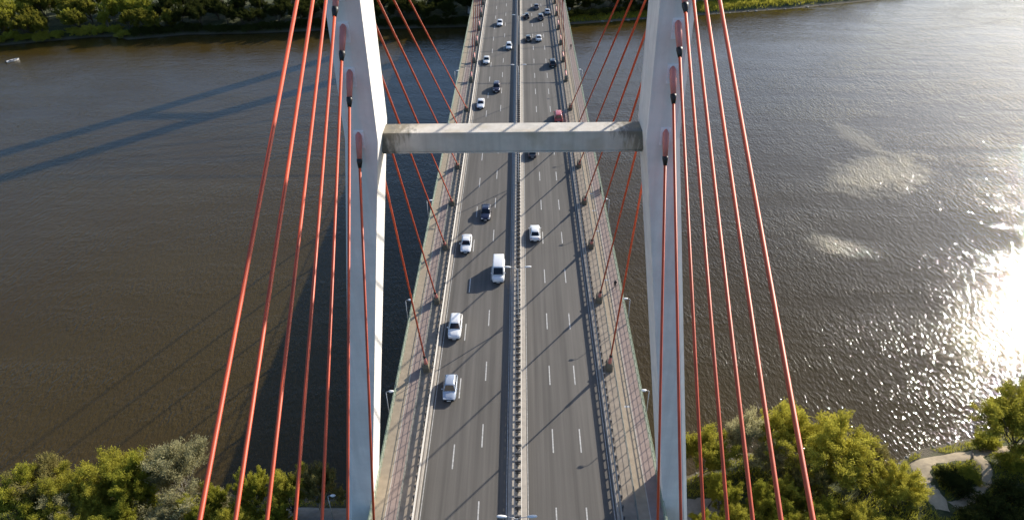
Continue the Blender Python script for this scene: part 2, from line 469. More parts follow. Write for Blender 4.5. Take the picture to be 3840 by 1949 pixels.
def gz(x, y):
    dn = yN(x) - y; df = y - yF(x)
    d = max(dn, df)
    return float(bank_height(np.array(d), np.array(x), np.array(y)))

# sandy riverside path on the right
def drape(name, poly_rows, mat, lift=0.06):
    mb = MB(); vs_ = []; fs_ = []
    for i, (a, b) in enumerate(poly_rows):
        for k in range(7):
            t = k / 6
            x = kx(a[0] + (b[0] - a[0]) * t); y = ky(a[1] + (b[1] - a[1]) * t)
            edge = -0.10 if k in (0, 6) else 0.0
            vs_.append((x, y, gz(x, y) + lift + edge))
    n = 7
    for i in range(len(poly_rows) - 1):
        for k in range(6):
            fs_.append((i * n + k, i * n + k + 1, (i + 1) * n + k + 1, (i + 1) * n + k))
    mb.add(vs_, fs_)
    return mb.build(name, mat, smooth=True)
rows = []
pa = [((57.4, 64.5), (59.2, 64.2)), ((57.0, 66.5), (59.8, 66.8)), ((57.3, 69.0), (59.9, 69.4)), ((57.8, 71.6), (60.2, 71.4)), ((58.4, 74.2), (60.8, 72.6)), ((61.0, 75.2), (62.0, 73.0)),
      ((64.5, 75.6), (64.8, 73.3)), ((68.0, 76.1), (67.9, 73.5)), ((71.5, 76.7), (71.2, 74.6)), ((76.0, 77.3), (75.6, 75.6)), ((84, 78.6), (83.5, 76.6)), ((100, 81), (99.5, 79))]
for i in range(len(pa) - 1):
    for k in range(4):
        t = k / 4
        rows.append(tuple(tuple(pa[i][j][c] * (1 - t) + pa[i + 1][j][c] * t + 0.12 * math.sin(7 * (i + t) + 3 * j + c) for c in (0, 1)) for j in (0, 1)))
tag(drape("sand_path", rows, M['sand']), kind='structure')
rows2 = []
pb = [((67.0, 73.6), (69.0, 74.2)), ((67.4, 71.5), (68.9, 71.7)), ((66.2, 69.5), (67.6, 69.0)), ((64.0, 67.8), (65.0, 66.8)), ((61.4, 66.4), (62.4, 65.1)), ((59.2, 65.8), (59.8, 64.2))]
for i in range(len(pb) - 1):
    for k in range(4):
        t = k / 4
        rows2.append(tuple(tuple(pb[i][j][c] * (1 - t) + pb[i + 1][j][c] * t + 0.15 * math.sin(9 * (i + t) + 2 * j + c) for c in (0, 1)) for j in (0, 1)))
tag(drape("sand_track", rows2, M['sand'], 0.075), kind='structure')
pv = [((-36 + 2.0 * i, 66.2 + 0.02 * i), (-36 + 2.0 * i, 62.6)) for i in range(34)]
tag(drape("riverside_pavement", pv, M['pave'], 0.09), kind='structure')

# ------------------------------------------------------------------ bridge deck
Y0, Y1 = -75.0, 430.0
def lbox(name, x0, x1, z0, z1, mat, parent=None, y0=Y0, y1=Y1, bevel=0):
    return MB().box(x0, x1, y0, y1, z0, z1).build(name, mat, parent, bevel=bevel)
deck = lbox("bridge_deck", -16.62, 16.62, -0.55, -0.03, M['deck_side']); tag(deck, kind='structure')
for s in (-1, 1):
    lbox("girder", s * 12.9 - 0.7, s * 12.9 + 0.7, -3.2, -0.56, M['deck_side'], deck)
    lbox("edge_beam", s * 16.62 - (0.0 if s > 0 else 0.16), s * 16.62 + (0.16 if s > 0 else 0.0), -0.75, 0.20, M['deck_side'], deck)
g_y = np.arange(Y0 + 2, Y1, 7.85)
cb = MB().box(-12.1, 12.1, -0.25, 0.25, -2.4, -0.57).mesh("cross_girder", M['deck_side'])
for y in g_y: inst("cross_girder", cb, deck, (0, float(y), 0))
for s in (-1, 1):
    a, b = sorted((s * 1.1, s * 11.32))
    road = lbox("road", a, b, -0.12, 0.0, M['asphalt']); tag(road, kind='structure')
    # lane dashes, 4 m on and 8 m off
    for x in (4.46, 7.92):
        me = MB().box(-0.075, 0.075, 0, 3.9, 0.0, 0.004).mesh("lane_marking", M['paint'])
        off = 133.7 if s > 0 else (131.2 if x > 6 else 134.6)
        yy = off - 12 * 9
        while yy < 330:
            inst("lane_marking", me, road, (s * x, yy, 0.001)); yy += 12.0
    a, b = sorted((s * 11.02, s * 11.10))
    lbox("edge_line", a, b, 0.001, 0.005, M['paint'], road)
    a, b = sorted((s * 1.22, s * 1.30))
    lbox("edge_line", a, b, 0.001, 0.005, M['paint'], road)
    a, b = sorted((s * 11.32, s * 11.62))
    tag(lbox("kerb", a, b, -0.10, 0.13, M['kerb'], bevel=0.03), kind='structure')
    a, b = sorted((s * 11.62, s * 13.62))
    tag(lbox("service_strip", a, b, -0.10, 0.10, M['strip']), kind='structure')
    inner, outer = (M['walk_pink'], M['walk_tan']) if s < 0 else (M['walk_tan'], M['walk_pink'])
    a, b = sorted((s * 13.62, s * 14.98))
    tag(lbox("footway", a, b, -0.10, 0.155, inner), kind='structure')
    a, b = sorted((s * 14.98, s * 15.10))
    tag(lbox("footway_kerb", a, b, -0.10, 0.165, M['kerb']), kind='structure')
    a, b = sorted((s * 15.10, s * 16.62))
    tag(lbox("cycleway", a, b, -0.10, 0.150, outer), kind='structure')
med = lbox("median", -1.1, 1.1, -0.10, 0.12, M['kerb'], bevel=0.03); tag(med, kind='structure')
# white cross bars painted on the right footway
for y in (127.5, 120.8, 113.4, 98.0, 69.2):
    MB().box(14.15, 14.85, y, y + 0.35, 0.156, 0.160).build("painted_bar", M['paint'], bpy.data.objects["footway.001"])

# ------------------------------------------------------------------ guardrails and railings
def wbeam(x, side, z, k=1.0, y0=Y0, y1=Y1):
    """W profile running along y; side = +1 faces +x"""
    prof = [(0, -0.155), (0.04, -0.13), (0.08, -0.09), (0.04, -0.03), (0.0, 0.0), (0.04, 0.03), (0.08, 0.09), (0.04, 0.13), (0, 0.155),
            (-0.012, 0.155), (-0.012, -0.155)]
    r0 = [(x + side * p, y0, z + q * k) for p, q in prof]; r1 = [(x + side * p, y1, z + q * k) for p, q in prof]
    return MB().loft([r0, r1])
mg = empty("median_guardrail", (0.08, 150, 0.12))
tag(mg, "double sided galvanised steel guardrail running along the median between the carriageways", "guardrail")
def at_origin(o, root):
    o.location = tuple(-c for c in root.location); return o
for sd_, x in ((-1, -0.30), (1, 0.46)):
    at_origin(wbeam(x, sd_, 0.92, 1.25).build("rail", M['galv'], mg), mg)
    at_origin(wbeam(x, sd_, 0.46, 0.7).build("lower_rail", M['galv'], mg), mg)
mb = MB(); mb.box(-0.07, 0.07, -0.05, 0.05, 0, 1.0); mb.box(-0.36, 0.36, -0.10, 0.10, 0.62, 0.98); mb.box(-0.30, 0.30, -0.05, 0.05, 0.26, 0.42)
post = mb.mesh("post", M['post'])
for i in range(int((286 - 40) / 1.3)):
    inst("post", post, mg, (0, 40 + 1.3 * i - 150, 0))
for s, nm in ((-1, "left"), (1, "right")):
    g = empty("side_guardrail", (s * 12.0, 150, 0.10))
    tag(g, "galvanised guardrail on posts along the kerb of the %s carriageway" % nm, "guardrail")
    at_origin(wbeam(s * 11.80, -s, 0.90, 1.1).build("rail", M['galv'], g), g)
    at_origin(wbeam(s * 11.80, -s, 0.44, 0.65).build("lower_rail", M['galv'], g), g)
    mb = MB(); mb.box(-0.07, 0.07, -0.07, 0.07, 0, 1.0); mb.box(-0.19 if s > 0 else 0.07, -0.07 if s > 0 else 0.19, -0.12, 0.12, 0.62, 0.94)
    pm = mb.mesh("post", M['post'])
    for i in range(int((286 - 40) / 1.45)):
        inst("post", pm, g, (0, 40 + 1.45 * i - 150, 0))
    # railing between the footway and the anchorages
    r = empty("inner_railing", (s * 13.5, 150, 0.10))
    tag(r, "dark ladder railing between the %s footway and the cable anchorages" % nm, "railing")
    for z, rad in ((1.10, 0.035), (0.72, 0.022), (0.36, 0.022)):
        at_origin(MB().tube([(s * 13.5, Y0, z + .1), (s * 13.5, Y1, z + .1)], rad, 6).build("rail", M['dark_rail'], r), r)
    pm = MB().box(-0.035, 0.035, -0.035, 0.035, 0, 1.1).mesh("post", M['dark_rail'])
    for i in range(int((286 - 40) / 1.96)):
        inst("post", pm, r, (0, 40 + 1.96 * i - 150, 0))
    # outer railing
    r = empty("outer_railing", (s * 16.5, 150, 0.15))
    tag(r, "pale green outer railing along the edge of the %s cycleway" % nm, "railing")
    for dx, z, rad in ((0.0, 1.18, 0.045), (0.17, 1.02, 0.035), (0.0, 0.66, 0.022), (0.0, 0.30, 0.022)):
        at_origin(MB().tube([(s * (16.5 + dx), Y0, z + .15), (s * (16.5 + dx), Y1, z + .15)], rad, 6).build("rail", M['green_rail'], r), r)
    mb = MB().box(-0.03, 0.03, -0.03, 0.03, 0, 1.18); a, b = sorted((0.0, s * 0.17)); mb.box(a, b, -0.03, 0.03, 0.99, 1.03)
    pm = mb.mesh("post", M['green_rail'])
    for i in range(int((286 - 40) / 1.5)):
        inst("post", pm, r, (0, 40 + 1.5 * i - 150, 0))

# ------------------------------------------------------------------ pylons
PF, DEP, XI, WID, ZK = 53.65, 4.8, 10.74, 2.72, 45.7
ZTOP = 84.0
def ring(xin, w, s, yf, yb, z, c=0.42):
    """eight-cornered section of a leg: inner face at xin, outer at xin + w"""
    pts = [(xin + 0.02, yf), (xin + w - c, yf), (xin + w, yf + c), (xin + w, yb - c), (xin + w - c, yb), (xin, yb), (xin, yb - 0.02), (xin, yf + 0.02)]
    q = [(s * x, y, z) for x, y in pts]
    return q if s > 0 else q[::-1]
def make_pylon(yc, label):
    root = empty("pylon", (0, yc, -17.5))
    tag(root, label, "pylon")
    yf, yb = -DEP / 2, DEP / 2
    for s in (-1, 1):
        rings = [ring(XI + 0.1310 * (ZK + 20), WID + 0.10, s, yf, yb, -20.0 + 17.5), ring(XI, WID, s, yf, yb, ZK + 17.5), ring(XI, WID - 0.1, s, yf, yb, ZTOP + 17.5)]
        MB().loft(rings).build("leg", M['pylon'], root)
        # pale plates behind the cable sockets, on the front and the back
    z0, z1 = 43.68 + 17.5, 45.42 + 17.5
    MB().box(-XI - 0.25, XI + 0.25, -0.05, 1.9, z0, z1).build("crossbeam", M['beam'], root, bevel=0.06)
    MB().box(-XI - 0.2, XI + 0.2, -0.10, 1.95, z0 - 0.10, z0 - 0.003).build("beam_soffit", M['beam'], root)
    return root
PY1 = PF + DEP / 2
PY2 = PY1 + 250.0
pyl = make_pylon(PY1, "pale grey concrete pylon with two legs joined by a stained crossbeam over the road")
pyl2 = make_pylon(PY2, "pale grey concrete pylon at the far end of the main span")

ZN = [46.5, 51.6, 55.0, 58.0, 60.4, 62.8, 65.0]
XP, XA = 12.2, 12.87
ordn = ["first", "second", "third", "fourth", "fifth", "sixth", "seventh"]
def cable_thing(p_top, p_bot, label, group, deck_socket):
    """p_top on the face of a pylon leg, p_bot on the deck"""
    a, b = Vector(p_top), Vector(p_bot)
    d = (b - a).normalized(); ln = (b - a).length
    root = empty("stay_cable", tuple(b))
    tag(root, label, "cable", group)
    def P(t): return tuple(a + d * t - b)
    def Q(t): return tuple(-d * t)
    end = 3.0 if deck_socket else 0.0
    MB().tube([P(2.3), P(ln - end)], 0.112, 12).build("cable", M['red'], root, smooth=True)
    so = MB().tube([P(-0.15), P(0.2), P(0.9), P(2.05)], [0.10, 0.25, 0.26, 0.20], 12).build("pylon_socket", M['socket'], root, smooth=True)
    MB().tube([P(2.03), P(2.22), P(2.75)], [0.235, 0.235, 0.14], 12).build("collar", M['collar'], so, smooth=True)
    if deck_socket:
        s2 = MB().tube([Q(0.2), Q(1.5), Q(2.7)], [0.26, 0.24, 0.19], 12).build("deck_socket", M['socket'], root, smooth=True)
        MB().tube([Q(2.68), Q(3.0), Q(3.2)], [0.215, 0.215, 0.14], 12).build("collar", M['collar'], s2, smooth=True)
plate_me = MB().box(-0.40, 0.40, -0.05, 0.05, -1.5, 0.0).mesh("socket_plate", M['plate'])
def block_mesh():
    mb = MB()
    mb.loft([[(-0.42, -0.75, -0.1), (0.42, -0.75, -0.1), (0.42, 0.75, -0.1), (-0.42, 0.75, -0.1)],
             [(-0.42, -0.75, 0.75), (0.42, -0.75, 0.75), (0.42, 0.75, 0.75), (-0.42, 0.75, 0.75)],
             [(-0.34, -0.30, 1.55), (0.34, -0.30, 1.55), (0.34, 0.62, 1.30), (-0.34, 0.62, 1.30)]])
    return mb.mesh("anchor_block", M['block'])
blk = block_mesh()
for s, nm in ((-1, "left"), (1, "right")):
    for n in range(7):
        d_m = 76.84 - PY1 + 15.7 * n
        d_b = 20.8 + 15.95 * n
        zt = ZN[n]
        # main span side
        cable_thing((s * XP, PY1 + DEP / 2, zt), (s * XA, PY1 + d_m, 0.7),
                    "red stay cable down to the %s anchorage beyond the near pylon, %s side" % (ordn[n], nm), "stay cables of the near pylon", True)
        cable_thing((s * XP, PY1 - DEP / 2, zt), (s * XA, PY1 - d_b, 0.6),
                    "red stay cable sweeping towards the viewer, %s outwards from the %s pylon leg" % (ordn[n], nm), "stay cables towards the viewer", False)
        inst("socket_plate", plate_me, pyl, (s * XP, -DEP / 2 - 0.01, zt + 17.5 + 0.25))
        inst("socket_plate", plate_me, pyl, (s * XP, DEP / 2 + 0.01, zt + 17.5 + 0.25))
        b = inst("anchor_block", blk, None, (s * XA, PY1 + d_m, 0.10), math.pi)
        tag(b, "concrete cable anchor block, %s beyond the near pylon, beside the %s guardrail" % (ordn[n], nm), "anchor block", "anchor blocks on the near half of the span")
        # far pylon, its half of the main span
        cable_thing((s * XP, PY2 - DEP / 2, zt), (s * XA, PY2 - d_m, 0.7),
                    "red stay cable to the far pylon, %s from the far end, %s side" % (ordn[n], nm), "stay cables of the far pylon", True)
        b = inst("anchor_block", blk, None, (s * XA, PY2 - d_m, 0.10), 0)
        tag(b, "concrete cable anchor block of the far half, %s from the far pylon, %s side" % (ordn[n], nm), "anchor block", "anchor blocks on the far half of the span")

# ------------------------------------------------------------------ lamps
def median_lamp(y, label):
    r = empty("street_lamp", (0.08, y, 0.12)); tag(r, label, "street lamp", "lamps on the median")
    MB().tube([(0, 0, 0), (0, 0, 1.2), (0, 0, 9.5)], [0.11, 0.10, 0.055], 10).build("pole", M['lamp_pole'], r, smooth=True)
    for s in (-1, 1):
        MB().tube([(0, 0, 9.3), (s * 0.3, 0, 9.62), (s * 1.1, 0, 9.8)], [0.045, 0.04, 0.035], 8).build("arm", M['lamp_pole'], r, smooth=True)
        rings = []
        for t, w, h in ((1.0, 0.07, 0.05), (1.15, 0.15, 0.08), (1.5, 0.19, 0.10), (1.85, 0.16, 0.08), (1.98, 0.06, 0.04)):
            x = s * t; z = 9.8 + 0.06 * (t - 1)
            q = [(x, -w, z), (x, -w * 0.7, z + h), (x, w * 0.7, z + h), (x, w, z), (x, w * 0.7, z - h * 0.5), (x, -w * 0.7, z - h * 0.5)]
            rings.append(q if s > 0 else q[::-1])
        MB().loft(rings).build("lamp_head", M['lamp'], r, smooth=True)
for y, where in ((45.0, "nearest the viewer"), (87.9, "beside the white van"), (131.8, "just beyond the crossbeam"), (175.7, "ahead of the second half of the span"), (219.5, "farthest up the span")):
    median_lamp(y, "double armed white street lamp on the median, " + where)
def side_lamp(x, y, z, s, h, label, group):
    r = empty("footway_lamp", (x, y, z)); tag(r, label, "lamp", group)
    MB().tube([(0, 0, 0), (0, 0, h - 0.1)], [0.07, 0.045], 8).build("pole", M['lamp_pole'], r, smooth=True)
    MB().tube([(0, 0, h - 0.12), (-s * 0.1, 0, h), (-s * 0.5, 0, h + 0.06)], [0.04, 0.035, 0.03], 8).build("arm", M['lamp_pole'], r, smooth=True)
    rings = []
    for t, w in ((0.35, 0.07), (0.5, 0.19), (0.7, 0.24), (0.9, 0.19), (1.02, 0.07)):
        q = [(-s * t, -w, h + .06), (-s * t, -w * .6, h + .16), (-s * t, w * .6, h + .16), (-s * t, w, h + .06), (-s * t, 0, h)]
        rings.append(q if s < 0 else q[::-1])
    MB().loft(rings).build("lamp_head", M['lamp'], r, smooth=True)
for s, nm in ((-1, "left"), (1, "right")):
    for y, k in ((67.7, "first"), (87.0, "second"), (117.3, "third"), (147.9, "fourth"), (186.7, "fifth")):
        side_lamp(s * 16.78, y, 0.15, s, 4.5, "slim grey lamp outside the %s railing, %s beyond the near pylon" % (nm, k), "lamps outside the railings")
side_lamp(kx(-25.3), ky(62.6), gz(kx(-25.3), ky(62.6)) + .08, -1, 5.5, "small riverside lamp on the bank left of the near pylon", None)
side_lamp(kx(-20.6), ky(52.0), gz(kx(-20.6), ky(52.0)) + .08, -1, 5.5, "slim riverside lamp on the bank beside the left pylon leg", None)
# dark panels on the right outer railing
for i, y in enumerate((129.4, 128.5, 127.6)):
    o = MB().box(16.36, 16.42, y - 0.3, y + 0.3, 0.2, 1.32).build("railing_panel", M['panel'])
    tag(o, "dark panel on the right outer railing, %s of three" % ("farthest", "middle one", "nearest")[i], "panel", "dark panels on the right railing")

# ------------------------------------------------------------------ vehicles
def lerp(a, b, t): return a + (b - a) * t
def vehicle_meshes(kind):
    """meshes of one kind of vehicle, +y is forward"""
    if kind == 'sedan':   L_, W, hood, shoulder, roof = 4.6, 0.90, 0.78, 0.92, 1.45; wb, ws, rr, rb = 0.95, 0.25, -1.0, -1.70; tail = 0.98
    elif kind == 'hatch': L_, W, hood, shoulder, roof = 4.1, 0.87, 0.82, 0.95, 1.50; wb, ws, rr, rb = 1.02, 0.35, -1.45, -1.95; tail = 0.95
    elif kind == 'suv':   L_, W, hood, shoulder, roof = 4.6, 0.93, 0.98, 1.08, 1.72; wb, ws, rr, rb = 1.05, 0.40, -1.75, -2.18; tail = 1.08
    elif kind == 'van':   L_, W, hood, shoulder, roof = 5.1, 0.98, 1.10, 1.22, 2.25; wb, ws, rr, rb = 1.85, 1.10, -2.42, -2.50; tail = 1.25
    else:                 L_, W, hood, shoulder, roof = 4.7, 0.94, 1.00, 1.10, 1.88; wb, ws, rr, rb = 1.55, 0.75, -2.05, -2.28; tail = 1.10
    hl = L_ / 2
    def sec(y, w, zb, zt, crown=0.03):
        return [(-w * 0.90, y, zb), (-w * 0.985, y, zb + 0.14), (-w, y, lerp(zb, zt, 0.55)), (-w * 0.965, y, zt - 0.10), (-w * 0.86, y, zt), (-w * 0.4, y, zt + crown),
                (w * 0.4, y, zt + crown), (w * 0.86, y, zt), (w * 0.965, y, zt - 0.10), (w, y, lerp(zb, zt, 0.55)), (w * 0.985, y, zb + 0.14), (w * 0.90, y, zb)]
    st = [(-hl, 0.80 * W, 0.42, tail - 0.14), (-hl + 0.10, 0.92 * W, 0.30, tail - 0.03), (-hl + 0.4, 0.98 * W, 0.24, tail), (rb, W, 0.22, shoulder), (rr * 0.5, W, 0.20, shoulder),
          (ws, W, 0.20, shoulder), (wb, W, 0.22, lerp(shoulder, hood, 0.55) + 0.02), (hl - 0.75, 0.98 * W, 0.24, hood), (hl - 0.3, 0.93 * W, 0.26, hood - 0.07), (hl - 0.08, 0.84 * W, 0.30, hood - 0.18), (hl, 0.70 * W, 0.42, hood - 0.30)]
    st.sort(key=lambda q: q[0])
    body = MB(); body.loft([sec(y, w, zb, zt)[::-1] for y, w, zb, zt in st])
    # cabin
    wl, wr = 0.90 * W, (0.70 * W if kind != 'van' else 0.86 * W)
    zb = shoulder - 0.03
    def rect(yb_, yf_, w, z, c): return [(-w + c, yb_, z), (w - c, yb_, z), (w, yb_ + c, z), (w, yf_ - c, z), (w - c, yf_, z), (-w + c, yf_, z), (-w, yf_ - c, z), (-w, yb_ + c, z)]
    base = rect(rb, wb, wl, zb, 0.10); top = rect(rr, ws, wr, roof - 0.06, 0.12); crown = rect(rr + 0.16, ws - 0.18, wr - 0.14, roof, 0.14)
    body.loft([base, top, crown])
    me = {'body': body.mesh("body", PAINT['white'], True)}
    # glass, 1.5 cm proud of the cabin skin
    def glass(c4, out):
        c4 = [Vector(c) for c in c4]; n = (c4[1] - c4[0]).cross(c4[3] - c4[0]).normalized()
        if n.dot(Vector(out)) < 0: n = -n
        a = [tuple(c + n * 0.016) for c in c4]; b = [tuple(c - n * 0.02) for c in c4]
        return MB().loft([b, a]).mesh("glass", M['glass'])
    def face_pt(y0, w0, z0, y1, w1, z1, t): return lerp(y0, y1, t), lerp(w0, w1, t), lerp(z0, z1, t)
    zt = roof - 0.06
    def pane(yA, yB, sx0, sx1, t0, t1, out):
        ys0, ws0, zs0 = face_pt(yA, wl, zb, yB, wr, zt, t0); ys1, ws1, zs1 = face_pt(yA, wl, zb, yB, wr, zt, t1)
        return glass([(sx0 * ws0, ys0, zs0), (sx1 * ws0, ys0, zs0), (sx1 * ws1, ys1, zs1), (sx0 * ws1, ys1, zs1)], out)
    me['windscreen'] = pane(wb, ws, -0.84, 0.84, 0.10, 0.93, (0, 1, 0.5))
    me['rear_window'] = pane(rb, rr, -0.82, 0.82, 0.14, 0.90, (0, -1, 0.5))
    mid = lerp(rr, ws, 0.5)
    me['side'] = []
    for sx in (-1, 1):
        for (ya, yb_) in ((0.06, 0.47), (0.53, 0.94)):
            if kind == 'van' and ya < 0.5: continue
            t0, t1 = 0.16, 0.88
            q = []
            for t, k in ((t0, ya), (t0, yb_), (t1, yb_), (t1, ya)):
                y0_, y1_ = lerp(rb, rr, t), lerp(wb, ws, t)
                q.append((sx * lerp(wl, wr, t), lerp(y0_, y1_, k), lerp(zb, zt, t)))
            me['side'].append(glass(q, (sx, 0, 0.3)))
    R = 0.36 if kind == 'van' else 0.33
    wheel = MB().tube([(-0.10, 0, 0), (-0.08, 0, 0), (0.08, 0, 0), (0.10, 0, 0)], [R - 0.05, R, R, R - 0.05], 16).mesh("wheel", M['tyre'], True)
    rim = MB().tube([(-0.108, 0, 0), (0.108, 0, 0)], R * 0.62, 12).mesh("rim", M['rim'])
    me['wheel'], me['rim'], me['R'] = wheel, rim, R
    me['wx'] = W - 0.10; me['wy'] = (hl - 0.85, -hl + 0.85)
    me['headlight'] = MB().loft([[(-.20, 0, -.09), (.20, 0, -.06), (.20, 0, .07), (-.20, 0, .09)], [(-.16, .10, -.07), (.16, .10, -.05), (.16, .10, .05), (-.16, .10, .06)]]).mesh("headlight", M['headlight'])
    me['hl_pos'] = (0.60 * W, hl - 0.17, hood - 0.21)
    me['taillight'] = MB().box(-.13, .13, -.05, .05, -.11, .11).mesh("taillight", M['taillight'])
    me['tl_pos'] = (0.70 * W, -hl + 0.06, tail - 0.18)
    me['mirror'] = MB().loft([[(-.02, -.06, -.05), (.02, -.06, -.05), (.02, -.06, .06), (-.02, -.06, .06)], [(-.10, .06, -.06), (.10, .06, -.06), (.10, .06, .08), (-.10, .06, .08)]]).mesh("mirror", PAINT['white'])
    me['mi_pos'] = (W + 0.07, ws + 0.35, shoulder + 0.10)
    me['bumper'] = (MB().box(-W * .72, W * .72, hl - 0.16, hl + 0.02, 0.26, 0.46).mesh("bumper", M['black_trim']), MB().box(-W * .76, W * .76, -hl - 0.02, -hl + 0.16, 0.28, 0.50).mesh("bumper", M['black_trim']))
    me['plate'] = MB().box(-.26, .26, -.012, .012, -.055, .055).mesh("number_plate", M['lamp'])
    me['hl'] = hl
    return me
VM = {k: vehicle_meshes(k) for k in ('sedan', 'hatch', 'suv', 'van', 'minivan')}
def vehicle(name, kind, paint, x, y, facing, label, cat="car", group=None):
    me = VM[kind]
    r = empty(name, (x, y, 0.0), 0 if facing > 0 else math.pi)
    tag(r, label, cat, group)
    r.scale = (1.07, 1.12, 1.07)
    body = inst("body", me['body'], r, mat=PAINT[paint])
    inst("windscreen", me['windscreen'], r); inst("rear_window", me['rear_window'], r)
    for m_ in me['side']: inst("side_window", m_, r)
    for sx in (-1, 1):
        for wy in me['wy']:
            w = inst("wheel", me['wheel'], r, (sx * me['wx'], wy, me['R'])); inst("rim", me['rim'], w)
        p = me['hl_pos']; inst("headlight", me['headlight'], r, (sx * p[0], p[1], p[2]))
        p = me['tl_pos']; inst("tail_light", me['taillight'], r, (sx * p[0], p[1], p[2]))
        p = me['mi_pos']; inst("mirror", me['mirror'], r, (sx * p[0], p[1], p[2]), mat=PAINT[paint])
    for b in me['bumper']: inst("bumper", b, r)
    inst("number_plate", me['plate'], r, (0, me['hl'] + 0.03, 0.36)); inst("number_plate", me['plate'], r, (0, -me['hl'] - 0.03, 0.40))
    return r
GA, GB = "traffic coming towards the viewer", "traffic driving away from the viewer"
vehicle("car", 'sedan', 'white', -6.25, 244.4, -1, "white car in the middle lane, farthest of the oncoming traffic", group=GA)
vehicle("car", 'hatch', 'white', -2.95, 219.8, -1, "white car hugging the median, second farthest of the oncoming traffic", group=GA)
vehicle("car", 'sedan', 'warm_white', -9.3, 207.3, -1, "off white car in the left kerb lane, well beyond the crossbeam", group=GA)
vehicle("car", 'suv', 'plum', -5.8, 185.2, -1, "dark car in the middle lane, beyond the crossbeam, coming towards the viewer", group=GA)
vehicle("car", 'sedan', 'white', -9.5, 174.2, -1, "white car in the left kerb lane, just beyond the crossbeam", group=GA)
vehicle("car", 'sedan', 'navy', -6.15, 119.9, -1, "dark navy car with bright headlights in the middle oncoming lane", group=GA)
vehicle("car", 'sedan', 'white', -9.2, 108.9, -1, "white car in the left kerb lane behind the white van", group=GA)
vehicle("van", 'van', 'white', -3.25, 100.2, -1, "tall white van beside the median guardrail", "van", GA)
vehicle("car", 'suv', 'white', -9.45, 85.6, -1, "white tall car in the left kerb lane, second nearest to the viewer", group=GA)
vehicle("car", 'hatch', 'pale_blue', -9.2, 72.6, -1, "silver blue car in the left kerb lane, nearest to the viewer", group=GA)
vehicle("car", 'sedan', 'white', 3.05, 112.5, 1, "white car driving away beside the median, nearest on the right carriageway", group=GB)
vehicle("car", 'hatch', 'grey', 3.05, 146.0, 1, "grey car behind the crossbeam, driving away beside the median", group=GB)
vehicle("car", 'minivan', 'red', 9.6, 165.4, 1, "red high roofed car in the right kerb lane just above the crossbeam", group=GB)
vehicle("car", 'suv', 'black', 9.7, 204.1, 1, "black tall car in the right kerb lane beyond the red one", group=GB)
vehicle("car", 'hatch', 'olive', 3.0, 227.5, 1, "dark car driving away beside a white car, next to the median", group=GB)
vehicle("car", 'sedan', 'white', 6.25, 227.7, 1, "white car in the middle lane driving away beside a dark car", group=GB)
vehicle("car", 'hatch', 'black', 2.7, 252.3, 1, "black car by the median in the farthest cluster of traffic", group=GB)
vehicle("car", 'suv', 'grey', 7.4, 250.6, 1, "grey car in the farthest cluster, nearest the viewer in its lane", group=GB)
vehicle("car", 'sedan', 'silver', 9.9, 257.4, 1, "silver car by the right kerb in the farthest cluster of traffic", group=GB)
vehicle("car", 'sedan', 'grey', 6.2, 263.8, 1, "grey car leading the farthest cluster of traffic", group=GB)

